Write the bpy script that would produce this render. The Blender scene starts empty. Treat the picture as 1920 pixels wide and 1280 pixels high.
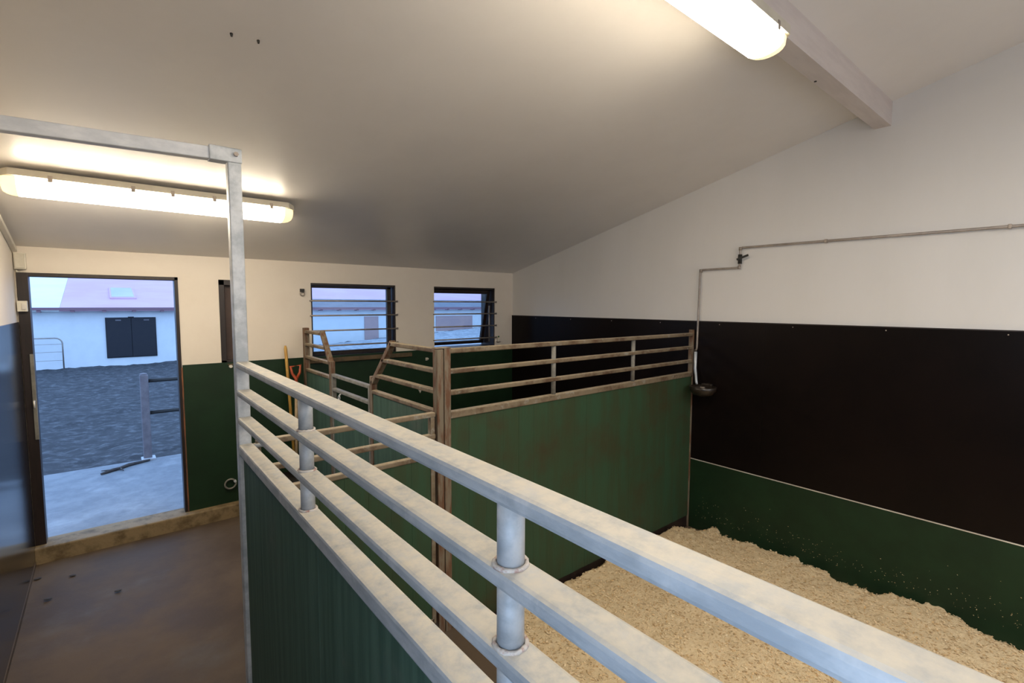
import bpy, bmesh, math, random
from mathutils import Vector, Matrix, noise
random.seed(7)
PI = math.pi
S = bpy.context.scene
C = S.collection

# ---------------------------------------------------------------- camera
def look_matrix(loc, yaw, pitch, roll):
    cy, sy, cp, sp = math.cos(yaw), math.sin(yaw), math.cos(pitch), math.sin(pitch)
    f = Vector((sy*cp, cy*cp, sp)); r = Vector((cy, -sy, 0)); u = r.cross(f)
    c, s = math.cos(roll), math.sin(roll)
    r2 = r*c + u*s; u2 = u*c - r*s
    m = Matrix((( r2.x, u2.x, -f.x, loc[0]), (r2.y, u2.y, -f.y, loc[1]), (r2.z, u2.z, -f.z, loc[2]), (0, 0, 0, 1)))
    return m
cam_data = bpy.data.cameras.new('camera')
cam_data.sensor_width = 36; cam_data.lens = 918.45/1920*36
cam_data.clip_start = 0.02; cam_data.clip_end = 200
cam = bpy.data.objects.new('camera', cam_data); C.objects.link(cam)
cam.matrix_world = look_matrix((0, 0, 2.0), math.radians(39.665), math.radians(-4.3515), math.radians(0.1987))
S.camera = cam

# ---------------------------------------------------------------- world: overcast blue dusk
w = bpy.data.worlds.new('world'); S.world = w; w.use_nodes = True
bg = w.node_tree.nodes['Background']
bg.inputs['Color'].default_value = (0.36, 0.58, 1.0, 1); bg.inputs['Strength'].default_value = 2.5

# ---------------------------------------------------------------- exposure
vs = S.view_settings
vs.view_transform = 'Standard'; vs.look = 'None'; vs.exposure = 0.0; vs.gamma = 1.0
vs.use_curve_mapping = False

LAMP = 38.0            # radiance of the tube light covers
LAMP_COL = (1.0, 0.865, 0.665, 1)

def area(name, loc, rot, sx, sy, power, col):
    l = bpy.data.lights.new(name, 'AREA'); l.shape = 'RECTANGLE'; l.size = sx; l.size_y = sy
    l.energy = power; l.color = col
    o = bpy.data.objects.new(name, l); o.location = loc; o.rotation_euler = rot; C.objects.link(o)
    return o
# area light added for cool daylight from an unseen side opening by the camera
area('added_side_daylight', (-0.50, -0.55, 1.65), (0, -PI/2, 0), 1.1, 1.1, 19, (0.60, 0.79, 1.0))
# unseen area lights added behind the frame to lift the right wall and rails
area('rear_fill_light', (2.9, -1.6, 3.25), (0, 0, 0), 1.5, 0.2, 55, (0.96, 0.95, 0.93))
area('rear_fill_light', (0.4, -2.2, 3.35), (0, 0, 0), 1.5, 0.2, 60, (0.96, 0.95, 0.93))

# ---------------------------------------------------------------- mesh helpers
def box(bm, x0, x1, y0, y1, z0, z1, bev=0.0):
    vs_ = [bm.verts.new((x, y, z)) for x in (x0, x1) for y in (y0, y1) for z in (z0, z1)]
    q = [(0,1,3,2), (4,6,7,5), (0,4,5,1), (2,3,7,6), (0,2,6,4), (1,5,7,3)]
    fs = [bm.faces.new([vs_[i] for i in k]) for k in q]
    if bev > 0:
        es = list({e for f in fs for e in f.edges})
        bmesh.ops.bevel(bm, geom=es, offset=bev, segments=2, affect='EDGES', profile=0.5)

def bar(bm, a, b, wx, wz, bev=0.0, up=(0, 0, 1)):
    """rectangular tube from a to b, width wx across, height wz along up"""
    a = Vector(a); b = Vector(b); d = (b-a).normalized(); up = Vector(up)
    s = d.cross(up).normalized(); u = s.cross(d).normalized()
    L = (b-a).length
    t = bmesh.new(); box(t, -wx/2, wx/2, 0, L, -wz/2, wz/2, bev)
    M = Matrix(((s.x, d.x, u.x, a.x), (s.y, d.y, u.y, a.y), (s.z, d.z, u.z, a.z), (0, 0, 0, 1)))
    t.transform(M); merge(bm, t)

def merge(bm, t):
    mp = {v: bm.verts.new(v.co) for v in t.verts}
    for f in t.faces:
        nf = bm.faces.new([mp[v] for v in f.verts]); nf.smooth = f.smooth
    t.free()

def pipe(bm, pts, r, n=12, caps=True):
    pts = [Vector(p) for p in pts]; rings = []
    rr = r if isinstance(r, (list, tuple)) else [r]*len(pts)
    ref = None
    for i, p in enumerate(pts):
        if i == 0: d = pts[1]-pts[0]
        elif i == len(pts)-1: d = pts[-1]-pts[-2]
        else: d = (pts[i+1]-p).normalized() + (p-pts[i-1]).normalized()
        d.normalize()
        if ref is None:
            ref = Vector((0, 0, 1)) if abs(d.z) < .9 else Vector((1, 0, 0))
        s = d.cross(ref).normalized(); u = s.cross(d).normalized(); ref = u
        rings.append([bm.verts.new(p + (s*math.cos(2*PI*k/n) + u*math.sin(2*PI*k/n))*rr[i]) for k in range(n)])
    for a, b in zip(rings, rings[1:]):
        for k in range(n):
            f = bm.faces.new((a[k], a[(k+1) % n], b[(k+1) % n], b[k])); f.smooth = True
    if caps:
        bm.faces.new(rings[0][::-1]); bm.faces.new(rings[-1])

def torus(bm, c, R, r, axis='y', n=24, m=8):
    c = Vector(c); g = []
    for i in range(n):
        a = 2*PI*i/n; row = []
        for j in range(m):
            b = 2*PI*j/m; q = (R + r*math.cos(b)); x, y, z = q*math.cos(a), r*math.sin(b), q*math.sin(a)
            if axis == 'z': x, y, z = x, z, y
            if axis == 'x': x, y, z = y, x, z
            row.append(bm.verts.new(c+Vector((x, y, z))))
        g.append(row)
    for i in range(n):
        for j in range(m):
            f = bm.faces.new((g[i][j], g[(i+1) % n][j], g[(i+1) % n][(j+1) % m], g[i][(j+1) % m])); f.smooth = True

def lathe(bm, c, prof, n=24, scale=(1, 1, 1)):
    c = Vector(c); rings = []
    for r, z in prof:
        rings.append([bm.verts.new(c+Vector((r*math.cos(2*PI*k/n)*scale[0], r*math.sin(2*PI*k/n)*scale[1], z*scale[2]))) for k in range(n)])
    for a, b in zip(rings, rings[1:]):
        for k in range(n):
            f = bm.faces.new((a[k], a[(k+1) % n], b[(k+1) % n], b[k])); f.smooth = True
    bm.faces.new(rings[0][::-1]); bm.faces.new(rings[-1])

def prism(bm, poly, ax, t0, t1):
    """poly of 2-D points extruded along axis ax ('x': poly is (y,z); 'y': poly is (x,z))"""
    def P(p, t): return (t, p[0], p[1]) if ax == 'x' else ((p[0], t, p[1]) if ax == 'y' else (p[0], p[1], t))
    a = [bm.verts.new(P(p, t0)) for p in poly]; b = [bm.verts.new(P(p, t1)) for p in poly]
    n = len(poly)
    bm.faces.new(a); bm.faces.new(b[::-1])
    for i in range(n): bm.faces.new((a[i], b[i], b[(i+1) % n], a[(i+1) % n]))

ROOT = {}
def obj(name, bm, m, parent=None, org=None):
    """link bm (world coordinates) as one object; children sit on their root's origin"""
    if parent is not None: org = ROOT[parent.name]
    org = Vector(org) if org is not None else Vector((0, 0, 0))
    bmesh.ops.recalc_face_normals(bm, faces=bm.faces[:])
    bmesh.ops.translate(bm, verts=bm.verts[:], vec=-org)
    me = bpy.data.meshes.new(name); bm.to_mesh(me); bm.free(); me.materials.append(m)
    o = bpy.data.objects.new(name, me); C.objects.link(o)
    ROOT[o.name] = org
    if parent is not None: o.parent = parent
    else: o.location = org
    return o
def tag(o, label=None, cat=None, group=None, kind=None):
    if label: o['label'] = label
    if cat: o['category'] = cat
    if group: o['group'] = group
    if kind: o['kind'] = kind
    return o
def thing(name, loc, label=None, cat=None, group=None, kind=None):
    o = bpy.data.objects.new(name, None); o.empty_display_size = .1; C.objects.link(o); o.location = loc
    ROOT[o.name] = Vector(loc)
    return tag(o, label, cat, group, kind)
def B(*a): # one-box bmesh
    bm = bmesh.new(); box(bm, *a); return bm

# ---------------------------------------------------------------- materials
def mat(name, col, rough=.6, metal=0.0, col2=None, scale=8.0, stretch=(1, 1, 1), bump=0.0, bscale=None, spec=.5,
        lo=.35, hi=.65, detail=6, dust=None, dust_lo=.6, dust_hi=.95, col3=None, scale3=3.0, lo3=.5, hi3=.7, rough2=None, rot=(0, 0, 0)):
    m = bpy.data.materials.new(name); m.use_nodes = True; nt = m.node_tree; N = nt.nodes; L = nt.links
    p = N['Principled BSDF']; p.inputs['Roughness'].default_value = rough; p.inputs['Metallic'].default_value = metal
    p.inputs['Specular IOR Level'].default_value = spec
    p.inputs['Base Color'].default_value = (*col, 1)
    g = N.new('ShaderNodeNewGeometry')
    mp = N.new('ShaderNodeMapping'); mp.inputs['Scale'].default_value = stretch; mp.inputs['Rotation'].default_value = rot
    L.new(g.outputs['Position'], mp.inputs['Vector'])
    cur = None
    def nz(sc, vec, det=detail):
        n = N.new('ShaderNodeTexNoise'); n.inputs['Scale'].default_value = sc; n.inputs['Detail'].default_value = det
        n.inputs['Roughness'].default_value = .65
        L.new(vec, n.inputs['Vector']); return n.outputs['Fac']
    def rng(v, a, b):
        r = N.new('ShaderNodeMapRange'); r.inputs['From Min'].default_value = a; r.inputs['From Max'].default_value = b
        r.interpolation_type = 'SMOOTHSTEP'; L.new(v, r.inputs['Value']); return r.outputs['Result']
    def mix(fac, a, b):
        x = N.new('ShaderNodeMix'); x.data_type = 'RGBA'
        L.new(fac, x.inputs['Factor'])
        for s, k in ((a, 6), (b, 7)):
            if isinstance(s, tuple): x.inputs[k].default_value = (*s, 1)
            else: L.new(s, x.inputs[k])
        return x.outputs[2]
    if col2:
        f = rng(nz(scale, mp.outputs[0]), lo, hi); cur = mix(f, col, col2)
        if rough2 is not None:
            r = N.new('ShaderNodeMapRange'); r.inputs['To Min'].default_value = rough; r.inputs['To Max'].default_value = rough2
            L.new(f, r.inputs['Value']); L.new(r.outputs['Result'], p.inputs['Roughness'])
    if col3:
        cur = mix(rng(nz(scale3, g.outputs['Position']), lo3, hi3), cur if cur is not None else col, col3)
    if dust:
        sx = N.new('ShaderNodeSeparateXYZ'); L.new(g.outputs['Normal'], sx.inputs[0])
        f = rng(sx.outputs['Z'], dust_lo, dust_hi)
        n2 = rng(nz(32, g.outputs['Position'], 6), .12, .72)
        mm = N.new('ShaderNodeMath'); mm.operation = 'MULTIPLY'; L.new(f, mm.inputs[0]); L.new(n2, mm.inputs[1])
        cur = mix(mm.outputs[0], cur if cur is not None else col, dust)
        if metal > 0:
            mt = N.new('ShaderNodeMapRange'); mt.inputs['To Min'].default_value = metal; mt.inputs['To Max'].default_value = 0
            L.new(mm.outputs[0], mt.inputs['Value']); L.new(mt.outputs['Result'], p.inputs['Metallic'])
    if cur is not None: L.new(cur, p.inputs['Base Color'])
    if bump > 0:
        bn = N.new('ShaderNodeBump'); bn.inputs['Strength'].default_value = bump; bn.inputs['Distance'].default_value = .01
        L.new(nz(bscale or scale*3, mp.outputs[0]), bn.inputs['Height']); L.new(bn.outputs[0], p.inputs['Normal'])
    return m

M_ceil = mat('ceiling_paint', (.79, .755, .72), .34, col2=(.76, .725, .69), scale=1.5, bump=.02, bscale=6, spec=.5)
M_white = mat('cream_wall', (.78, .71, .62), .62, col2=(.75, .675, .585), scale=2.0, bump=.05, bscale=20)
M_wright = mat('white_wall_sheet', (.72, .70, .68), .5, col2=(.69, .67, .645), scale=1.2, stretch=(1, 1, .3), bump=.02, bscale=8)
M_black = mat('black_phenolic_board', (.006, .004, .0038), .30, col2=(.008, .005, .0045), scale=2.5, bump=.03, bscale=7, spec=.12, col3=(.012, .008, .007), scale3=60, lo3=.66, hi3=.74)
M_lblack = mat('dark_glossy_board', (.012, .012, .014), .17, bump=.03, bscale=3, spec=.6)
M_green = mat('green_painted_board', (.010, .032, .013), .5, col2=(.008, .024, .010), scale=3, bump=.05, bscale=12, spec=.3)
M_plank = mat('worn_green_plank', (.068, .125, .094), .62, col2=(.044, .088, .064), scale=3, stretch=(9, 9, .5), bump=.12, bscale=14, spec=.25, col3=(.10, .125, .105), scale3=2.2, lo3=.55, hi3=.8)
M_plank2 = mat('stained_green_plank', (.030, .070, .036), .6, col2=(.034, .056, .026), scale=2.4, stretch=(5, 5, .6), bump=.12, bscale=14, spec=.25, col3=(.045, .036, .016), scale3=1.7, lo3=.45, hi3=.75)
M_galv = mat('galvanised_steel', (.44, .47, .50), .58, .2, col2=(.33, .36, .39), scale=26, stretch=(1, .35, 1), bump=.10, bscale=70, dust=(.63, .585, .50), dust_lo=.45, col3=(.52, .54, .56), scale3=7)
M_dull = mat('dull_galvanised_tube', (.25, .24, .21), .6, .15, col2=(.17, .16, .14), scale=14, bump=.05)
M_galv2 = mat('bright_galvanised_post', (.64, .67, .71), .45, .25, col2=(.40, .44, .48), scale=9, bump=.08, bscale=50)
M_rusty = mat('dirty_rusty_steel', (.20, .155, .10), .62, .1, col2=(.09, .05, .026), scale=7, lo=.42, hi=.68, bump=.15, bscale=40, dust=(.40, .33, .23), col3=(.27, .255, .215), scale3=13, lo3=.55, hi3=.7)
M_rustpost = mat('rust_streaked_post', (.185, .15, .105), .62, .1, col2=(.13, .058, .028), scale=5, stretch=(8, 8, 1.2), lo=.4, hi=.62, bump=.12, bscale=30)
M_bright = mat('lightened_overhead_tube', (.84, .86, .90), .4, .1, col2=(.62, .65, .70), scale=7, stretch=(.5, 1, 1), bump=.04)  # lighter copy of post steel, missing light on the rail put into its colour
M_weld = mat('weld_bead', (.62, .58, .54), .6, .1, col2=(.40, .20, .16), scale=60, lo=.5, hi=.7, bump=.5, bscale=150)
M_conc = mat('stained_concrete', (.115, .080, .052), .75, col2=(.070, .046, .028), scale=1.6, bump=.15, bscale=14, col3=(.13, .115, .10), scale3=.9, lo3=.5, hi3=.8, rough2=.62, spec=.3)
M_curb = mat('curb_concrete', (.26, .185, .095), .75, col2=(.12, .08, .035), scale=7, lo=.4, hi=.65, bump=.3, bscale=25)
M_apron = mat('apron_concrete', (.22, .245, .27), .8, col2=(.17, .19, .215), scale=6, bump=.4, bscale=40, col3=(.30, .33, .36), scale3=1.6, lo3=.5, hi3=.7)
M_ground = mat('dark_gravel', (.035, .038, .044), .9, col2=(.13, .14, .155), scale=8, stretch=(.8, 1.2, 1), lo=.45, hi=.75, bump=1.0, bscale=30)
M_frost = mat('pale_gravel_yard', (.38, .42, .46), .9, col2=(.22, .25, .28), scale=5, bump=.5)
M_dwood = mat('dark_brown_wood', (.022, .012, .010), .45, col2=(.012, .007, .006), scale=6, stretch=(6, 6, .6), bump=.06)
M_owood = mat('raw_orange_wood', (.24, .09, .035), .7, col2=(.10, .05, .03), scale=9, stretch=(5, 5, .6), bump=.1)
M_sill = mat('weathered_sill_wood', (.13, .085, .04), .7, col2=(.07, .05, .025), scale=9, bump=.1)
M_slit = mat('hatch_board', (.075, .045, .036), .6, col2=(.05, .028, .022), scale=3)
M_bed = mat('wood_shavings', (.78, .59, .35), .95, col2=(.86, .69, .44), scale=45, lo=.3, hi=.7, bump=.7, bscale=140, spec=.1, col3=(.60, .42, .23), scale3=16, lo3=.5, hi3=.8)
M_flake = mat('shaving_flakes', (.84, .69, .46), .9, col2=(.58, .37, .17), scale=55, lo=.35, hi=.65, spec=.1)
M_yellow = mat('yellow_varnished_wood', (.55, .33, .07), .5, col2=(.42, .22, .05), scale=10, stretch=(3, 3, .5))
M_ashw = mat('pale_shaft_wood', (.36, .27, .16), .6, col2=(.24, .17, .10), scale=12)
M_red = mat('red_plastic', (.42, .075, .025), .45, col2=(.30, .05, .02), scale=9)
M_steel = mat('grey_tool_steel', (.16, .16, .16), .5, .6, col2=(.10, .09, .08), scale=9)
M_plastic = mat('cream_plastic', (.72, .68, .58), .4, col2=(.66, .62, .52), scale=9)
M_tray = mat('light_tray', (.62, .58, .48), .45, col2=(.54, .50, .41), scale=6)
M_clip = mat('steel_clip', (.35, .30, .26), .4, .5)
M_pipe = mat('galvanised_water_pipe', (.42, .37, .33), .4, .5, col2=(.30, .26, .23), scale=9)
M_alu = mat('white_metal_strip', (.78, .74, .66), .35, .2, col2=(.60, .55, .48), scale=3)
M_iron = mat('brown_enamelled_iron', (.026, .018, .013), .3, col2=(.016, .012, .009), scale=9)
M_darkm = mat('dark_iron', (.03, .028, .026), .5, .3)
M_beam = mat('painted_beam', (.66, .60, .575), .5, col2=(.60, .54, .52), scale=4, stretch=(.6, 4, 4), bump=.06)
M_house = mat('white_render', (.78, .82, .84), .85, col2=(.74, .78, .80), scale=3, bump=.1)
M_roof = mat('red_sheet_roof', (.60, .34, .42), .55, col2=(.64, .40, .50), scale=.6)
M_roofw = mat('pale_sheet_roof', (.86, .88, .86), .6, col2=(.80, .84, .84), scale=1)
M_eave = mat('grey_eave_sheet', (.30, .33, .40), .6, col2=(.38, .40, .46), scale=2)
M_fascia = mat('maroon_fascia', (.24, .13, .16), .6)
M_hatch = mat('navy_black_shutter', (.010, .011, .018), .6, col2=(.014, .014, .02), scale=9)
M_pink = mat('faded_pink_boards', (.52, .36, .34), .8, col2=(.46, .33, .33), scale=2)
M_post = mat('steel_hitching_post', (.19, .18, .20), .6, .1, col2=(.14, .13, .15), scale=12)
M_stick = mat('wet_branch', (.035, .03, .03), .8, col2=(.06, .05, .045), scale=20)

def glass():
    m = bpy.data.materials.new('window_glass'); m.use_nodes = True; nt = m.node_tree; N = nt.nodes; L = nt.links
    N.remove(N['Principled BSDF']); out = N['Material Output']
    t = N.new('ShaderNodeBsdfTransparent'); t.inputs[0].default_value = (.93, .96, .97, 1)
    g = N.new('ShaderNodeBsdfGlossy'); g.inputs['Roughness'].default_value = .04
    f = N.new('ShaderNodeFresnel'); f.inputs[0].default_value = 1.45
    mx = N.new('ShaderNodeMixShader'); L.new(f.outputs[0], mx.inputs[0]); L.new(t.outputs[0], mx.inputs[1]); L.new(g.outputs[0], mx.inputs[2])
    L.new(mx.outputs[0], out.inputs[0]); return m
M_glass = glass()
def emis(name, col, st, rim):
    """lit opal cover: full strength where seen square on, a little yellower at its ends (a real property of the cap)"""
    m = bpy.data.materials.new(name); m.use_nodes = True; p = m.node_tree.nodes['Principled BSDF']
    p.inputs['Base Color'].default_value = (.8, .72, .5, 1); p.inputs['Roughness'].default_value = .3
    p.inputs['Emission Color'].default_value = col; p.inputs['Emission Strength'].default_value = st
    return m
M_lamp = emis('lit_opal_cover', LAMP_COL, LAMP, 0)
M_lampend = emis('opal_cover_end', (1.0, .78, .42, 1), 1.25, 0)

# ================================================================= SETTING
W, XL, D, YR = 4.32, -0.51, 5.20, -3.0       # right wall, left wall, back wall, rear wall
def ceil_z(y): return 2.42 + .242*(5.2-y)
def struct(name, bm, m): return tag(obj(name, bm, m), kind='structure')

# floors
bm = bmesh.new()
nx, ny = 24, 60
def gridmesh(bm, x0, x1, y0, y1, nx, ny, fz):
    g = [[bm.verts.new((x0+(x1-x0)*i/nx, y0+(y1-y0)*j/ny, fz(x0+(x1-x0)*i/nx, y0+(y1-y0)*j/ny))) for j in range(ny+1)] for i in range(nx+1)]
    for i in range(nx):
        for j in range(ny):
            f = bm.faces.new((g[i][j], g[i+1][j], g[i+1][j+1], g[i][j+1])); f.smooth = True
gridmesh(bm, XL-.1, 1.6, YR, D+.02, 20, 60, lambda x, y: .0 + .012*noise.noise(Vector((x*1.1, y*1.1, 0))) - .012)
floor = struct('floor', bm, M_conc)
struct('stall_floor', B(.40, W+.05, YR, D+.02, -.30, -.16), M_conc)

# back wall with openings (doorway, narrow hatch, two windows)
def wall_cells(bm, x0, x1, z0, z1, holes, y0, y1):
    xs = sorted({x0, x1, *[h[0] for h in holes], *[h[1] for h in holes]}); zs = sorted({z0, z1, *[h[2] for h in holes], *[h[3] for h in holes]})
    for a, b in zip(xs, xs[1:]):
        for c, d in zip(zs, zs[1:]):
            mx, mz = (a+b)/2, (c+d)/2
            if any(h[0] < mx < h[1] and h[2] < mz < h[3] for h in holes): continue
            box(bm, a, b, y0, y1, c, d)
DOOR = (-.465, .500, .0, 2.225)
HATCH = (.81, 1.02, 1.43, 2.215)
W1 = (1.63, 2.575, 1.43, 2.21); W2 = (3.08, 4.015, 1.43, 2.21)
bm = bmesh.new(); wall_cells(bm, XL-.15, W+.15, -.30, 2.55, [DOOR, HATCH, W1, W2], D, D+.14)
wb = struct('wall_back', bm, M_white)
bm = bmesh.new(); box(bm, DOOR[1]+.006, W, D-.014, D, .10, 1.45)
obj('green_board', bm, M_green, wb)
bm = bmesh.new(); box(bm, 1.60, 2.75, D-.05, D, 1.385, 1.43, .004); obj('window_ledge', bm, M_sill, wb)
struct('curb', B(XL, W, D-.09, D+.13, -.02, .115, .012), M_curb)

# left wall
bm = bmesh.new()
for a, b, c, d in ((YR, -1.15, -.3, 4.4), (.05, D, -.3, 4.4), (-1.15, .05, -.3, 1.08), (-1.15, .05, 2.22, 4.4)): box(bm, XL-.15, XL, a, b, c, d)  # opening near the camera is added for the side daylight
wl = struct('wall_left', bm, M_white)
obj('dark_board', B(XL, XL+.010, .08, D-.03, .02, 1.855, .002), M_lblack, wl)
obj('skirting_strip', B(XL, XL+.014, YR, D-.09, -.02, .018), M_conc, wl)
# right wall
wr = struct('wall_right', B(W, W+.15, YR, D+.14, -.3, 4.4), M_wright)
for (a, b) in ((YR, -.62), (-.62, 1.82), (1.82, 4.26), (4.26, D)):
    obj('black_board', B(W-.014, W, a, b-.0008, .524, 1.843, .0006), M_black, wr)
obj('green_board', B(W-.016, W, YR, D, -.2, .516), M_green, wr)
obj('edge_strip', B(W-.0195, W, YR, D-.015, .516, .523), M_alu, wr)
obj('top_strip', B(W-.016, W, YR, D, 1.842, 1.850), M_dwood, wr)
for k in range(9):
    bm = bmesh.new(); y = -.25+k*.62
    pipe(bm, [(W-.0, y, 1.815), (W-.016, y, 1.822)], .004, 8); obj('screw', bm, M_clip, wr)
# front (behind camera) wall with a window opening
bm = bmesh.new(); wall_cells(bm, XL-.15, W+.15, -.3, 4.4, [(2.0, 3.4, 1.3, 2.3)], YR-.14, YR)
struct('wall_front', bm, M_white)
# ceiling, two slopes meeting in a ridge behind the camera
bm = bmesh.new()
prism(bm, [(D+.2, ceil_z(D+.2)), (-.9, ceil_z(-.9)), (YR-.2, ceil_z(-.9)-.45), (YR-.2, ceil_z(-.9)-.3), (-.9, ceil_z(-.9)+.15), (D+.2, ceil_z(D+.2)+.15)], 'x', XL-.2, W+.2)
ce = struct('ceiling', bm, M_ceil)
for x, y in ((.452, 2.363), (.551, 2.355)):
    bm = bmesh.new(); z = ceil_z(y); pipe(bm, [(x, y, z+.004), (x, y-.002, z-.012)], [.007, .004], 8); obj('screw', bm, M_darkm, ce)
# beam under the ceiling, carrying the right light
bm = bmesh.new()
prism(bm, [(1.035, 3.262), (1.135, 3.262), (1.135, ceil_z(1.135)+.01), (1.035, ceil_z(1.035)+.01)], 'x', XL, W)
bmb = struct('ceiling_beam', bm, M_beam)
bm = bmesh.new(); pipe(bm, [(3.15, 1.12, 3.263), (3.15, 1.12, 3.258)], .007, 10); obj('screw', bm, M_darkm, bmb)
obj('edge_strip', B(XL, W, 1.135, 1.147, 3.285, 3.300), M_beam, bmb)

# door frame
dr = thing('door_1', (0, D, 0), kind='structure')
obj('door_jamb', B(-.500, -.437, D-.020, D+.10, .115, 2.225, .003), M_dwood, dr)
obj('door_jamb', B(.474, .500, D-.012, D+.10, .115, 2.225, .003), M_dwood, dr)
obj('door_head', B(-.500, .500, D-.012, D+.10, 2.196, 2.225, .003), M_dwood, dr)
obj('raw_wood_edge', B(.494, .506, D-.020, D-.010, .115, 1.43, .002), M_owood, dr)
bm = bmesh.new(); box(bm, -.458, -.434, D-.032, D-.022, .95, 1.61, .003)
ls = obj('latch_strip', bm, M_dull, dr)
bm = bmesh.new(); pipe(bm, [(-.448, D-.032, 1.25), (-.448, D-.058, 1.25), (-.448, D-.060, 1.20)], .007, 8); obj('latch_bolt', bm, M_alu, ls)

# windows
def window(n, o, tilt, hung, dep=.135):
    x0, x1, z0, z1 = o
    t = thing('window_%d' % n, ((x0+x1)/2, D, z0), kind='structure')
    bm = bmesh.new(); f = .022
    for a in ((x0, x1, z1-f, z1), (x0, x1, z0, z0+f), (x0, x0+.006, z0, z1), (x1-.012, x1, z0, z1)):
        box(bm, a[0], a[1], D+.012, D+dep, a[2], a[3], .002)
    obj('window_frame', bm, M_dwood, t)
    g = .024; ix0, ix1, iz0, iz1 = x0+g, x1-g, z0+g, z1-g; fw = .05
    R = Matrix.Translation((0, D+.09, iz1)) @ Matrix.Rotation(tilt, 4, 'X') @ Matrix.Translation((0, -(D+.09), -iz1))
    bm = bmesh.new()
    for a in ((ix0, ix1, iz1-hung, iz1), (ix0, ix1, iz0, iz0+fw*.8), (ix0-.016, ix0+.012, iz0, iz1), (ix1-fw, ix1, iz0, iz1)):
        box(bm, a[0], a[1], D+.07, D+.11, a[2], a[3], .003)
    bm.transform(R); lf = obj('window_sash', bm, M_dwood, t)
    bm = B(ix0+.015, ix1-fw*.8, D+.088, D+.092, iz0+.02, iz1-.02); bm.transform(R); obj('pane', bm, M_glass, lf)
    for z in (2.028, 1.875, 1.717, 1.557):
        bm = bmesh.new(); pipe(bm, [(x0-.018, D-.012, z), (x1+.016, D-.012, z)], .0085, 10)
        box(bm, x1+.004, x1+.020, D-.018, D, z-.012, z+.012, .002); obj('bar', bm, M_pipe, t)
    return t
wn1 = window(1, W1, math.radians(0), .022, .17)
wn2 = window(2, W2, math.radians(13), .05, .30)
bm = bmesh.new(); pipe(bm, [(3.955, D+.05, 1.98), (3.955, D+.05, 1.50)], .010, 8); obj('window_stay', bm, M_clip, wn2)
# narrow hatch beside the doorway
hn = thing('window_3', (.91, D, 1.43), kind='structure')
bm = bmesh.new(); x0, x1, z0, z1 = HATCH
for a in ((x0, x1, z1-.05, z1), (x0, x1, z0, z0+.04), (x0, x0+.045, z0, z1), (x1-.02, x1, z0, z1)):
    box(bm, a[0], a[1], D-.008, D+.12, a[2], a[3], .003)
obj('window_frame', bm, M_dwood, hn)
obj('shutter_board', B(x0+.04, x1-.015, D+.05, D+.07, z0+.03, z1-.04, .002), M_slit, hn)
bm = bmesh.new(); pipe(bm, [(.88, D-.002, 1.412), (.88, D-.035, 1.412)], [.018, .014], 12); obj('knob', bm, M_alu, hn)
bm = bmesh.new(); box(bm, .855, .92, D-.03, D, 1.425, 1.436, .002); obj('ledge', bm, M_sill, hn)

# ================================================================= STEEL STALL FRONT WITH THE TALL POST
def fx(y): return .4485 + .0075*y              # centre line of the near fence (runs very slightly askew)
fence = thing('stall_fence', (fx(1.2), 1.2, 0), 'galvanised rail fence with dusty top rails and green plank panel, running towards the camera', 'fence')
Y0, Y1 = -1.62, 2.47
for z in (1.738, 1.611, 1.485):
    bm = bmesh.new(); bar(bm, (fx(Y0), Y0, z-.0145), (fx(Y1), Y1, z-.0145), .058, .029, .008)
    r = obj('rail', bm, M_galv, fence)
bm = bmesh.new(); bar(bm, (fx(Y0), Y0, 1.360-.024), (fx(Y1), Y1, 1.360-.024), .060, .048, .008)
obj('bottom_rail', bm, M_galv, fence)
for y in (-1.51, -.482, .547, 1.550):
    for zt, zb in ((1.709, 1.611), (1.582, 1.485), (1.456, 1.360)):
        bm = bmesh.new(); pipe(bm, [(fx(y), y, zb-.002), (fx(y), y, zt+.002)], .0212, 24)
        u = obj('upright', bm, M_galv, fence)
        bm = bmesh.new(); torus(bm, (fx(y), y, zb+.001), .0245, .0042, 'z', 24, 6)
        for v in bm.verts: v.co += Vector((random.uniform(-1, 1), random.uniform(-1, 1), random.uniform(-.5, 1)))*.0012
        obj('weld_bead', bm, M_weld, u)
# plank infill
y = Y1-.03; k = 0
while y > Y0:
    wd = .146
    bm = bmesh.new(); cx = fx(y)
    box(bm, cx-.016+random.uniform(-.0008, .0008), cx+.016, y-wd+.0008, y-.0004, -.10, 1.318, .0012)
    obj('plank', bm, M_plank, fence); y -= wd
obj('foot_strip', B(fx(.4)-.03, fx(.4)+.03, Y0, Y1, -.14, .02, .003), M_galv, fence)
# tall post and overhead rail
px, py = .465, 2.4933
obj('tall_post', B(px-.027, px+.027, py-.026, py+.026, -.14, 2.668, .005), M_galv2, fence)
bm = bmesh.new(); bar(bm, (XL+.002, py, 2.612), (px-.02, py, 2.643), .046, .052, .004)
obj('overhead_rail', bm, M_bright, fence)
obj('corner_sleeve', B(px-.095, px+.030, py-.030, py+.030, 2.612, 2.674, .004), M_galv2, fence)
bm = bmesh.new(); pipe(bm, [(px+.006, py-.029, 2.648), (px+.006, py-.040, 2.648)], .010, 6); obj('bolt', bm, M_clip, fence)
obj('wall_plate', B(XL+.010, XL+.018, py-.05, py+.05, 2.585, 2.69, .002), M_galv2, fence)

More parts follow.
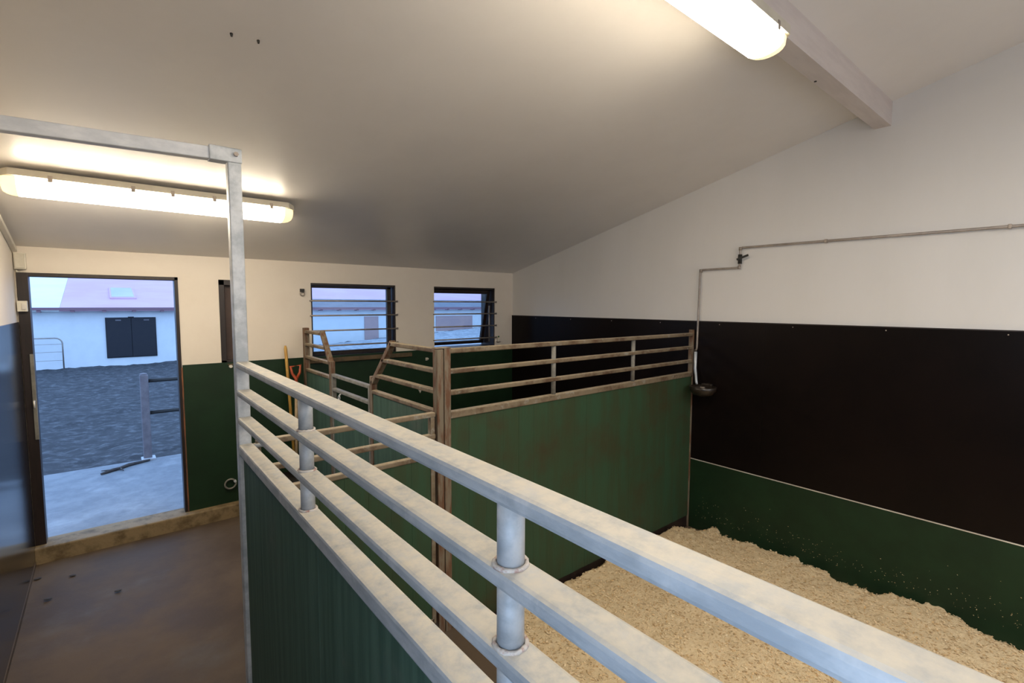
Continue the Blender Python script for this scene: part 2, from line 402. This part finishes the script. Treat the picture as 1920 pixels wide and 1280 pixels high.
# ================================================================= PARTITION BETWEEN THE STALLS
YP = 2.493
part = thing('stall_partition', (2.9, YP, 0), 'rusty three-rail partition over stained green boards, ending at the black wall', 'partition')
XA0, XA1 = 1.572, 4.285
for z, h in ((1.735, .030), (1.610, .028), (1.480, .028)):
    bm = bmesh.new(); bar(bm, (XA0, YP, z-h/2), (XA1, YP, z-h/2), .046, h, .007); obj('rail', bm, M_rusty, part)
bm = bmesh.new(); bar(bm, (XA0, YP, 1.352-.02), (XA1, YP, 1.362-.02), .052, .042, .006); obj('bottom_rail', bm, M_rusty, part)
for x in (2.455, 3.385):
    bm = bmesh.new(); pipe(bm, [(x, YP, 1.345), (x, YP, 1.715)], .0165, 16); obj('upright', bm, M_dull, part)
x = XA0
while x < XA1-.02:
    x2 = min(x+.136, XA1)
    obj('plank', B(x+.0003, x2-.0003, YP-.017+random.uniform(-.0006, .0006), YP+.016, -.045, 1.325, .0007), M_plank2, part); x = x2
obj('foot_strip', B(XA0, XA1, YP-.012, YP+.024, -.16, -.045, .003), M_dwood, part)  # near-black strip standing in for the shadow gap under the planks
obj('end_post', B(XA1-.006, W-.020, YP-.024, YP+.024, -.16, 1.765, .003), M_rustpost, part)
# twin posts at the free corner
obj('corner_post', B(1.478, 1.522, YP-.026, YP+.026, -.16, 1.735, .004), M_rustpost, part)
obj('corner_post', B(1.527, 1.573, YP-.026, YP+.026, -.16, 1.738, .004), M_rustpost, part)
obj('post_cap', B(1.477, 1.574, YP-.027, YP+.027, 1.738, 1.744, .002), M_rusty, part)

# ================================================================= GATE IN THE GAP BETWEEN TALL POST AND CORNER POST
gate = thing('stall_gate', (.98, 2.50, 0), 'low three-rail gate between the tall galvanised post and the rusty corner post', 'gate')
gy = 2.50
for z in (1.362, 1.233, 1.115):
    bm = bmesh.new(); bar(bm, (.515, gy, z-.014), (1.474, gy, z-.014), .040, .028, .006); obj('rail', bm, M_rusty, gate)
for x in (.52, 1.455):
    obj('stile', B(x-.014, x+.014, gy-.017, gy+.017, .06, 1.345, .003), M_rusty, gate)
x = .535
while x < 1.43:
    x2 = min(x+.13, 1.44)
    obj('plank', B(x+.0003, x2-.0003, gy-.012, gy+.012, .09, 1.095, .0008), M_plank2, gate); x = x2
obj('foot_rail', B(.52, 1.455, gy-.017, gy+.017, .05, .095, .003), M_rusty, gate)
bm = bmesh.new(); pipe(bm, [(.500, gy-.030, 1.342), (.60, gy-.030, 1.342)], .010, 12); pipe(bm, [(.60, gy-.030, 1.342), (.60, gy-.06, 1.342)], .007, 10)
obj('latch_bolt', bm, M_galv, gate)
bm = bmesh.new(); pipe(bm, [(.93, gy-.02, 1.19), (.93, gy-.045, 1.19), (.93, gy-.045, 1.15)], .008, 10); obj('hook', bm, M_galv, gate)

# ================================================================= FRONT OF THE FAR STALL, WITH NOTCHED OPENING
XF = 1.525
front = thing('stall_railing', (XF, 3.8, 0), 'dirty railed front of the far stall with two slanting end bars around a notch', 'fence')
zr = (1.735, 1.610, 1.485, 1.358)
ends_r = (3.15, 3.285, 3.385, 3.455); ends_l = (4.560, 4.440, 4.355, 4.335)
for z, yr, yl in zip(zr, ends_r, ends_l):
    for a, b in ((2.525, yr), (yl, 5.03)):
        bm = bmesh.new(); bar(bm, (XF, a, z-.014), (XF, b, z-.014), .044, .028, .006); obj('rail', bm, M_rusty, front)
bm = bmesh.new(); bar(bm, (XF, 3.13, 1.735), (XF, 3.47, 1.40), .044, .036, .005); obj('slanted_bar', bm, M_rustpost, front)
bm = bmesh.new(); bar(bm, (XF, 4.575, 1.745), (XF, 4.345, 1.46), .044, .036, .005); obj('slanted_bar', bm, M_rustpost, front)
obj('post', B(XF-.022, XF+.022, 3.448, 3.490, -.16, 1.46, .004), M_rustpost, front)
obj('post', B(XF-.022, XF+.022, 4.318, 4.360, -.16, 1.49, .004), M_rustpost, front)
obj('wall_post', B(XF-.025, XF+.025, 5.02, 5.075, -.16, 1.76, .004), M_rustpost, front)
for y0, y1 in ((2.525, 3.446), (4.362, 5.018)):
    y = y0
    while y < y1-.02:
        y2 = min(y+.132, y1)
        obj('plank', B(XF-.014, XF+.014, y+.0003, y2-.0003, -.06, 1.328, .0008), M_plank, front); y = y2
    obj('foot_strip', B(XF-.02, XF+.02, y0, y1, -.16, -.03), M_rusty, front)
gt = thing('stall_gate', (XF, 3.9, 0), 'small two-rail gate between the slanting bars of the far stall front', 'gate')
for z in (1.385, 1.262):
    bm = bmesh.new(); bar(bm, (XF, 3.525, z-.014), (XF, 4.300, z-.014), .040, .028, .006); obj('rail', bm, M_dull, gt)
for y in (3.520, 4.300):
    obj('stile', B(XF-.017, XF+.017, y-.015, y+.015, .06, 1.385, .003), M_dull, gt)
y = 3.54
obj('mid_rail', B(XF-.018, XF+.018, 3.53, 4.29, 1.03, 1.06, .003), M_rusty, gt)
while y < 4.27:
    y2 = min(y+.125, 4.285)
    obj('plank', B(XF-.011, XF+.011, y+.0003, y2-.0003, .09, 1.03, .0008), M_plank, gt); y = y2
bm = bmesh.new(); torus(bm, (XF-.030, 4.10, 1.20), .018, .005, 'x', 18, 6); pipe(bm, [(XF-.012, 4.10, 1.235), (XF-.030, 4.10, 1.22)], .007, 8); obj('hook', bm, M_galv, gt)
obj('foot_rail', B(XF-.018, XF+.018, 3.53, 4.29, .06, .09, .003), M_rusty, gt)

# ================================================================= BEDDING
def bed_z(x, y):
    z = -.055 + .018*noise.noise(Vector((x*1.3, y*1.3, 3))) + .010*noise.noise(Vector((x*5, y*5, 1))) + .006*noise.noise(Vector((x*17, y*17, 5))) + .004*noise.noise(Vector((x*43, y*43, 5)))
    dw = (W-.05) - x + .13*noise.noise(Vector((y*2.3, 0, 9))) + .09*noise.noise(Vector((y*9, 2, 9))) + .05*noise.noise(Vector((y*31, x*31, 9)))
    dp = (YP-.02) - y + .035*noise.noise(Vector((x*6, 4, 2)))
    df = x-.50
    dc = math.hypot(W-.02-x, YP-.02-y) - .22 - .06*noise.noise(Vector((x*8, y*8, 0)))
    for d, wd in ((dw, .08), (dp, .05), (df, .06), (dc, .10)):
        if d < wd: z -= .10*min(1, ((wd-d)/wd))**1.5
    return z
bm = bmesh.new()
gridmesh(bm, .50, W-.017, -1.7, YP-.02, 230, 250, bed_z)
bed = tag(obj('shavings_bedding', bm, M_bed, org=(2.4, .4, -.16)), 'thick pale wood shavings spread over the near stall floor', 'bedding', kind='stuff')
bm = bmesh.new()
for i in range(30000):
    x = random.uniform(.52, W-.06); y = random.uniform(-.6, YP-.06)
    z = bed_z(x, y)
    if z < -.12: continue
    s = random.uniform(.0025, .0085); a = random.uniform(0, 2*PI); t = random.uniform(-.6, .6)
    dx, dy, dz = math.cos(a)*s, math.sin(a)*s, t*s*.7
    ex, ey = -math.sin(a)*s*.6, math.cos(a)*s*.6
    p = Vector((x, y, z+.004)); u = Vector((dx, dy, dz)); v = Vector((ex, ey, s*.3*random.random()))
    vs4 = [bm.verts.new(p-u-v), bm.verts.new(p+u-v), bm.verts.new(p+u+v), bm.verts.new(p-u+v)]
    bm.faces.new(vs4)
tag(obj('flakes', bm, M_flake, bed), kind='stuff')
bm = bmesh.new()
for i in range(260):
    y = random.uniform(-.2, 2.4); z = -.03 + abs(random.gauss(0, .10)); s = random.uniform(.001, .0032)
    a = random.uniform(0, PI); u = Vector((0, math.cos(a)*s, math.sin(a)*s)); v = Vector((0, -math.sin(a)*s*.6, math.cos(a)*s*.6)); p = Vector((W-.0175, y, z))
    k = [bm.verts.new(p+o) for o in (-u-v, u-v, u+v, -u+v)]; bm.faces.new(k)
tag(obj('stuck_shavings', bm, M_flake, org=(W-.018, 1.2, 0)), 'tiny shavings stuck to the dark green board above the bedding', 'shavings', kind='stuff')

# ================================================================= TUBE LIGHTS
def tube_light(loc, slope, label, cover_len):
    t = thing('tube_light', loc, label, 'light', 'long tube lights on the ceiling')
    L2, w2 = .765, .100
    def fin(bm):
        bm.transform(Matrix.Translation(loc) @ Matrix.Rotation(slope, 4, 'X')); return bm
    bm = bmesh.new()
    a = .045; poly = [(-L2+a, -w2), (L2-a, -w2), (L2, -w2+a), (L2, w2-a), (L2-a, w2), (-L2+a, w2), (-L2, w2-a), (-L2, -w2+a)]
    prism(bm, poly, 'z', -.040, 0); fin(bm); base = obj('tray', bm, M_tray, t)
    def cover(l, w, z0, z1, r, x0=None, x1=None):
        b = bmesh.new(); rows = []
        n = 10; prof = []
        for k in range(n+1):
            th = PI*k/n; prof.append((-w*math.cos(th)*(1 if True else 1), z0+(z1-z0)*min(1, math.sin(th)**.6)))
        for x, sc in ((x0, 1.0), (x1, 1.0)):
            rows.append([b.verts.new((x, p[0]*sc, p[1] if sc == 1 else z0+(p[1]-z0)*sc)) for p in prof])
        for i in range(n): f = b.faces.new((rows[0][i], rows[1][i], rows[1][i+1], rows[0][i+1])); f.smooth = True
        b.faces.new(rows[0]); b.faces.new(rows[1][::-1]); return b
    c = cover(0, w2-.012, -.040, -.108, 0, -L2+.075, L2-.075); fin(c); cv = obj('cover', c, M_lamp, t)
    for s in (-1, 1):
        b = bmesh.new(); rings = []
        for q in range(5):
            f = q/4; sc = math.cos(f*PI/2*.62); x = s*(L2-.075+.068*math.sin(f*PI/2))
            row = []
            for k in range(11):
                th = PI*k/10; row.append(b.verts.new((x, -(w2-.012)*math.cos(th)*sc, -.040-.068*math.sin(th)**.6*(sc if q < 4 else .35))))
            rings.append(row)
        for r0, r1 in zip(rings, rings[1:]):
            for k in range(10): ff = b.faces.new((r0[k], r1[k], r1[k+1], r0[k+1])); ff.smooth = True
        b.faces.new(rings[-1]); fin(b); obj('cover_end', b, M_lampend, t)
    for x in (-.55, -.18, .02, .25, .6):
        for s in (-1, 1):
            b = bmesh.new(); box(b, x-.010, x+.010, s*(w2-.001)-.004, s*(w2-.001)+.004, -.060, -.022, .001); fin(b); obj('clip', b, M_clip, t)
    return t
sl = -math.atan(.242)
yA = 3.93
tube_light((.345, yA, ceil_z(yA)-.020), sl, 'lit tube light on the ceiling near the doorway, behind the overhead rail', 0)
tube_light((1.725, 1.083, 3.262), 0, 'lit tube light fixed under the ceiling beam at upper right', 0)

# ================================================================= WATER PIPE AND DRINKER ON THE RIGHT WALL
wp = thing('water_pipe', (W-.03, 2.0, 2.3), 'thin stepped water pipe with a tap, running down the white wall to the drinker', 'pipe')
xp = W-.022
bm = bmesh.new(); pipe(bm, [(xp, YR+.02, 2.462), (xp, 2.045, 2.498), (xp, 2.058, 2.490), (xp, 2.060, 2.47), (xp, 2.062, 2.336), (xp, 2.070, 2.326), (xp, 2.41, 2.324), (xp, 2.424, 2.315), (xp, 2.430, 2.30), (xp, 2.440, 1.60), (xp, 2.445, 1.575), (xp, 2.46, 1.568)], .0095, 12)
obj('pipe_run', bm, M_pipe, wp)
bm = bmesh.new(); pipe(bm, [(xp, 2.061, 2.44), (xp, 2.061, 2.36)], .017, 12); tp = obj('tap_body', bm, M_darkm, wp)
bm = bmesh.new(); pipe(bm, [(xp-.018, 2.061, 2.40), (xp-.030, 2.061, 2.402)], .009, 8); bar(bm, (xp-.032, 2.075, 2.395), (xp-.032, 1.975, 2.428), .008, .018, .002); obj('tap_lever', bm, M_darkm, tp)
for p in ((xp, 2.060, 2.49), (xp, 2.065, 2.328), (xp, 2.424, 2.316)):
    bm = bmesh.new(); pipe(bm, [(p[0], p[1], p[2]-.014), (p[0], p[1], p[2]+.014)], .0135, 12); obj('elbow', bm, M_pipe, wp)
for y in (.4, 1.4):
    obj('pipe_clip', B(W-.034, W, y-.008, y+.008, 2.462+.036*(y+3)/5.04-.014, 2.462+.036*(y+3)/5.04+.014, .002), M_clip, wp)
dk = thing('drinker', (W-.05, 2.36, 1.2), 'dark brown bowl drinker on the black wall beside the partition end', 'drinker')
bm = bmesh.new(); lathe(bm, (W-.128, 2.31, 1.165), [(.03, 0), (.075, .012), (.103, .050), (.110, .088), (.100, .090), (.092, .055), (.06, .028), (.01, .022)], 28, (1, 1.15, 1)); obj('bowl', bm, M_iron, dk)
bm = bmesh.new(); box(bm, W-.05, W-.015, 2.27, 2.37, 1.16, 1.27, .008); obj('back_plate', bm, M_iron, dk)
bm = bmesh.new(); pipe(bm, [(W-.045, 2.438, 1.56), (W-.045, 2.438, 1.40), (W-.06, 2.42, 1.34), (W-.085, 2.40, 1.285), (W-.09, 2.39, 1.26)], [.014, .013, .012, .012, .010], 12); obj('feed_pipe', bm, M_galv2, dk)
bm = bmesh.new(); pipe(bm, [(W-.13, 2.31, 1.20), (W-.13, 2.31, 1.25)], [.035, .020], 12); obj('tongue', bm, M_clip, dk)

# ================================================================= ELECTRICS BY THE DOOR
cd = thing('conduit', (XL, 4.6, 2.5), 'cream cable conduit running down the left wall under the sloping ceiling', 'conduit')
bm = bmesh.new(); bar(bm, (XL+.016, 2.9, ceil_z(2.9)-.085), (XL+.016, 5.14, ceil_z(5.14)-.05), .03, .03, .004); obj('trunking', bm, M_plastic, cd)
jb = thing('junction_box', (-.472, D-.03, 2.3), 'small cream junction box on the back wall left above the doorway', 'electrical box')
obj('box_body', B(-.505, -.440, D-.05, D, 2.247, 2.368, .004), M_plastic, jb)
obj('box_lid', B(-.500, -.445, D-.056, D-.049, 2.255, 2.360, .003), M_tray, jb)
bm = bmesh.new(); pipe(bm, [(-.495, D-.012, 2.247), (-.490, D-.012, 2.02)], .007, 8); obj('cable', bm, M_plastic, jb)
sw = thing('light_switch', (-.47, D-.03, 1.97), 'white light switch on the dark door frame left of the doorway', 'switch')
obj('switch_box', B(-.503, -.447, D-.062, D-.021, 1.932, 2.012, .004), M_plastic, sw)
obj('rocker', B(-.478, -.455, D-.070, D-.061, 1.948, 1.996, .003), M_alu, sw)
sk = thing('bell_push', (1.545, D-.02, 2.11), 'small round wall fitting left of the first window', 'wall fitting')
obj('holder', B(1.522, 1.562, D-.026, D, 2.115, 2.148, .003), M_darkm, sk)
bm = bmesh.new(); torus(bm, (1.543, D-.018, 2.098), .020, .005, 'y', 20, 6); obj('ring', bm, M_clip, sk)
# white fittings on the far green wall
for (x, z, s, lab, nm) in ((2.96, 1.337, .014, 'small white hook on the green board, right below the gap between windows', 'wall_hook'),):
    bm = bmesh.new(); pipe(bm, [(x, D-.014, z), (x, D-.045, z), (x, D-.052, z+.012)], .009, 10); box(bm, x-s, x+s, D-.018, D-.014, z-s*1.3, z+s*1.3, .002)
    tag(obj(nm, bm, M_alu, org=(x, D, z)), lab, 'hook')
sb = thing('salt_holder', (2.86, D-.03, .97), 'white bracket low on the far green board, seen between the rusty rails', 'bracket')
obj('plate', B(2.82, 2.905, D-.022, D-.014, .985, 1.018, .002), M_alu, sb)
bm = bmesh.new(); prism(bm, [(2.835, .99), (2.89, .99), (2.862, .935)], 'y', D-.030, D-.016); obj('arm', bm, M_alu, sb)
# tie ring on green board
tr = thing('tie_ring', (.836, D-.03, .30), 'steel tie ring on the green board low beside the doorway', 'ring')
bm = bmesh.new(); torus(bm, (.836, D-.030, .298), .045, .008, 'y', 28, 8); obj('ring', bm, M_dull, tr)
bm = bmesh.new(); pipe(bm, [(.875, D-.014, .318), (.875, D-.045, .318)], .012, 10); obj('eye_bolt', bm, M_galv2, tr)
# small bottle standing on the window corner
bt = thing('bottle', (4.055, D-.03, 1.50), 'tiny white bottle with green cap at the right corner of the tilted window', 'bottle')
obj('shelf_clip', B(4.03, 4.08, D-.05, D, 1.492, 1.500, .001), M_clip, bt)
bm = bmesh.new(); lathe(bm, (4.055, D-.028, 1.500), [(.014, 0), (.017, .004), (.017, .045), (.010, .056)], 14); obj('body', bm, M_plastic, bt)
bm = bmesh.new(); lathe(bm, (4.055, D-.028, 1.556), [(.010, 0), (.010, .018), (.007, .020)], 12)
obj('cap', bm, mat('green_plastic', (.06, .16, .05), .5), bt)

# ================================================================= TOOLS LEANING IN THE AISLE CORNER
bro = thing('broom', (1.37, 4.95, 0), 'tall yellow-handled broom leaning upright against the green board', 'broom')
bm = bmesh.new(); pipe(bm, [(1.368, 4.93, .115), (1.352, 5.13, 1.56), (1.3515, 5.134, 1.585)], [.0145, .0145, .008], 14); obj('handle', bm, M_yellow, bro)
bm = bmesh.new(); box(bm, 1.235, 1.485, 4.90, 4.96, .075, .12, .008); hd = obj('head', bm, M_ashw, bro)
bm = bmesh.new()
for i in range(150):
    x = random.uniform(1.24, 1.48); y = random.uniform(4.905, 4.955); dx = (x-1.37)*.15
    pipe(bm, [(x, y, .08), (x+dx, y+random.uniform(-.01, .01), -.012)], .0018, 4, False)
tag(obj('bristles', bm, M_darkm, bro), kind='stuff')
fk = thing('shovel', (1.33, 4.8, 0), 'shovel with red D-shaped handle leaning beside the yellow-handled broom', 'shovel')
bm = bmesh.new(); pipe(bm, [(1.330, 4.80, .38), (1.386, 4.93, 1.24)], .0145, 14); obj('shaft', bm, M_ashw, fk)
bm = bmesh.new()
pipe(bm, [(1.385, 4.928, 1.225), (1.388, 4.935, 1.275), (1.355, 4.942, 1.33), (1.345, 4.95, 1.395), (1.435, 4.95, 1.405), (1.425, 4.942, 1.33), (1.392, 4.936, 1.275)], [.017, .016, .012, .013, .013, .012, .014], 12)
obj('d_handle', bm, M_red, fk)
bm = bmesh.new()
n = 8; g = []
for i in range(n+1):
    u = -1+2*i/n; row = []
    for j in range(7):
        v = j/6; zz = .42-.40*v; hw = .115*(1-.25*v**3)
        row.append(bm.verts.new((1.332+u*hw-.02*v, 4.805-.055*v+.018*(u*u), zz)))
    g.append(row)
for i in range(n):
    for j in range(6): f = bm.faces.new((g[i][j], g[i+1][j], g[i+1][j+1], g[i][j+1])); f.smooth = True
bmesh.ops.solidify(bm, geom=bm.faces[:], thickness=.003)
obj('blade', bm, M_steel, fk)

# small debris on the aisle floor
for i, (x, y, lab) in enumerate(((-.278, 4.736, 'largest dark clod on the aisle floor, just inside the doorway curb'), (-.019, 4.28, 'dark clod alone in the middle of the aisle floor'), (-.470, 4.84, 'small dark clod close to the dark board on the left wall'), (-.389, 4.455, 'small dark clod on the aisle floor farthest from the curb, near the left wall'))):
    bm = bmesh.new(); bmesh.ops.create_icosphere(bm, subdivisions=2, radius=.013)
    for v in bm.verts:
        v.co *= 1+.5*noise.noise(v.co*60+Vector((i*7, 0, 0))); v.co.z *= .35; v.co.x *= 1.6; v.co += Vector((x, y, -.003))
    tag(obj('dirt_clod', bm, M_stick, org=(x, y, -.01)), lab, 'dirt', 'dirt clods on the aisle floor')

# ================================================================= OUTSIDE
def gz(x, y): return .01 + .062*max(0, x-1.2)*min(1, max(0, (y-7.0)/12))
bm = bmesh.new(); gridmesh(bm, -10, 24, 5.3, 30, 240, 260, lambda x, y: gz(x, y) - .0 + (.035*noise.noise(Vector((x*1.5, y*1.5, 0))) + .03*noise.noise(Vector((x*5, y*5, 0))) + .04*noise.noise(Vector((x*8, y*9, 4))) if y > 7.4 else -.10))
tag(obj('ground', bm, M_ground), kind='structure')
bm = bmesh.new(); gridmesh(bm, 4.6, 24, 9.5, 18.8, 60, 40, lambda x, y: gz(x, y) + .13 + .02*noise.noise(Vector((x*2, y*2, 0))))
tag(obj('pale_yard', bm, M_frost), kind='structure')
struct('concrete_apron', B(-4, 8, D+.14, 7.55, -.15, .05, .01), M_apron)
# hitching rail just outside
hp = thing('hitching_rail', (.33, 7.53, .05), 'grey steel hitching rail with two bars just outside the doorway', 'railing')
obj('post', B(.285, .372, 7.49, 7.58, .05, 1.115, .01), M_post, hp)
bm = bmesh.new(); lathe(bm, (.326, 7.535, 1.115), [(.04, 0), (.035, .015), (.015, .02)], 14); obj('cap', bm, M_post, hp)
obj('foot_plate', B(.262, .405, 7.45, 7.60, .05, .075, .004), M_galv2, hp)
for z in (1.035, .635):
    bm = bmesh.new(); pipe(bm, [(.36, 7.53, z), (1.9, 7.53, z)], .023, 12); obj('bar', bm, M_darkm, hp)
obj('post', B(1.86, 1.95, 7.49, 7.58, .05, 1.115, .01), M_post, hp)
bm = bmesh.new(); pipe(bm, [(-.12, 7.14, .066), (-.02, 7.22, .068), (.05, 7.25, .070), (.13, 7.34, .068), (.34, 7.42, .066)], [.012, .020, .016, .020, .012], 8)
pipe(bm, [(.05, 7.25, .07), (.08, 7.14, .064)], [.012, .004], 6)
pipe(bm, [(-.02, 7.22, .07), (-.12, 7.27, .066)], [.012, .004], 6)
tag(obj('branch', bm, M_stick, org=(.1, 7.3, .05)), 'thin dark branch lying on the concrete apron by the hitching rail', 'branch')

# long low building across the yard
YH = 20.0
bl = thing('farm_building', (6, YH, 0), 'long low white farm building with reddish roof across the yard', 'building')
bm = bmesh.new(); wall_cells(bm, -9, 26, -.3, 1.80, [], YH, YH+.3); obj('wall', bm, M_house, bl)
def roofbit(name, poly, m, dz):
    bm = bmesh.new(); top = []; bot = []
    for x, y in poly:
        z = 1.845 + .165*(y-YH) + dz
        top.append(bm.verts.new((x, y, z))); bot.append(bm.verts.new((x, y, z-.06)))
    bm.faces.new(top); bm.faces.new(bot[::-1]); n = len(poly)
    for i in range(n): bm.faces.new((top[i], bot[i], bot[(i+1) % n], top[(i+1) % n]))
    return obj(name, bm, m, bl)
roofbit('roof', [(-1.05, YH-.25), (26, YH-.25), (26, YH+13), (-1.15, YH+13)], M_roof, 0)
roofbit('roof', [(-9, YH-.25), (-1.055, YH-.25), (-1.155, YH+13), (-9, YH+13)], M_roofw, 0)
bm = bmesh.new(); v = [bm.verts.new((a, YH-.24+b, 1.845+.165*(b-.24)+.012)) for a, b in ((5.4, 0), (26, 0), (26, 2.3), (5.4, 2.3))]; bm.faces.new(v)
bmesh.ops.solidify(bm, geom=bm.faces[:], thickness=-.02); obj('eave_sheet', bm, M_eave, bl)
bm = bmesh.new(); box(bm, -9, 26, YH-.29, YH-.25, 1.775, 1.855, .004); obj('fascia', bm, M_fascia, bl)
x = -3.7
while x < 16:
    obj('eave_bracket', B(x-.045, x+.045, YH-.27, YH, 1.715, 1.79, .003), M_fascia, bl); x += .735
# skylight
bm = bmesh.new(); y0, y1 = YH+1.7, YH+4.3
def rz(y, d): return 1.845+.165*(y-YH)+d
for x0, x1, a, b, d0, d1, nm, m in ((.14, .86, y0, y1, 0, .05, 'skylight', M_fascia),):
    v = [bm.verts.new(p) for p in ((x0, a, rz(a, d1)), (x1, a, rz(a, d1)), (x1, b, rz(b, d1)), (x0, b, rz(b, d1)), (x0, a, rz(a, 0)), (x1, a, rz(a, 0)), (x1, b, rz(b, 0)), (x0, b, rz(b, 0)))]
    for q in ((0,1,2,3), (4,7,6,5), (0,4,5,1), (1,5,6,2), (2,6,7,3), (3,7,4,0)): bm.faces.new([v[i] for i in q])
sky = obj('skylight', bm, M_roof, bl)
bm = bmesh.new(); v = [bm.verts.new(p) for p in ((.19, y0+.2, rz(y0+.2, .056)), (.81, y0+.2, rz(y0+.2, .056)), (.81, y1-.2, rz(y1-.2, .056)), (.19, y1-.2, rz(y1-.2, .056)))]; bm.faces.new(v)
bmesh.ops.solidify(bm, geom=bm.faces[:], thickness=.01); obj('pane', bm, M_roofw, sky)
# dark double shutter
sh = obj('shutter_frame', B(-.02, 1.27, YH-.03, YH, .255, 1.535, .004), M_hatch, bl)
for x0, x1 in ((0, .62), (.63, 1.25)):
    obj('shutter', B(x0, x1, YH-.055, YH-.02, .28, 1.51, .006), M_hatch, sh)
obj('shutter_latch', B(.55, .70, YH-.06, YH-.02, 1.525, 1.56, .003), M_hatch, sh)
for x in (.30, 1.02): obj('hinge_plate', B(x-.07, x+.07, YH-.062, YH-.054, 1.43, 1.47, .002), M_post, sh)
# pink board doors seen through the windows
obj('door', B(8.44, 9.06, YH-.04, YH, .43, 1.46, .005), M_pink, bl)
obj('door', B(11.93, 14.0, YH-.04, YH, .72, 1.44, .005), M_pink, bl)
obj('wall_base', B(9.8, 16, YH-.06, YH, .42, .72, .005), M_house, bl)
# tubular gate leaning by the far wall
fg = thing('yard_gate', (-1.9, YH-.4, 0), 'thin tubular yard gate standing in front of the white building', 'gate')
r = .018; yy = YH-.4
pts = [(-3.2, yy, .97), (-1.18, yy, .96)] + [(-1.18+.16*math.sin(t), yy, .80+.16*math.cos(t)) for t in (.4, .8, 1.2, 1.57)] + [(-1.02, yy, .04)]
bm = bmesh.new(); pipe(bm, pts, r, 8); obj('frame_tube', bm, M_pipe, fg)
for z in (.30, .55, .78):
    bm = bmesh.new(); pipe(bm, [(-3.2, yy, z), (-1.02, yy, z)], .006, 6); obj('wire', bm, M_pipe, fg)
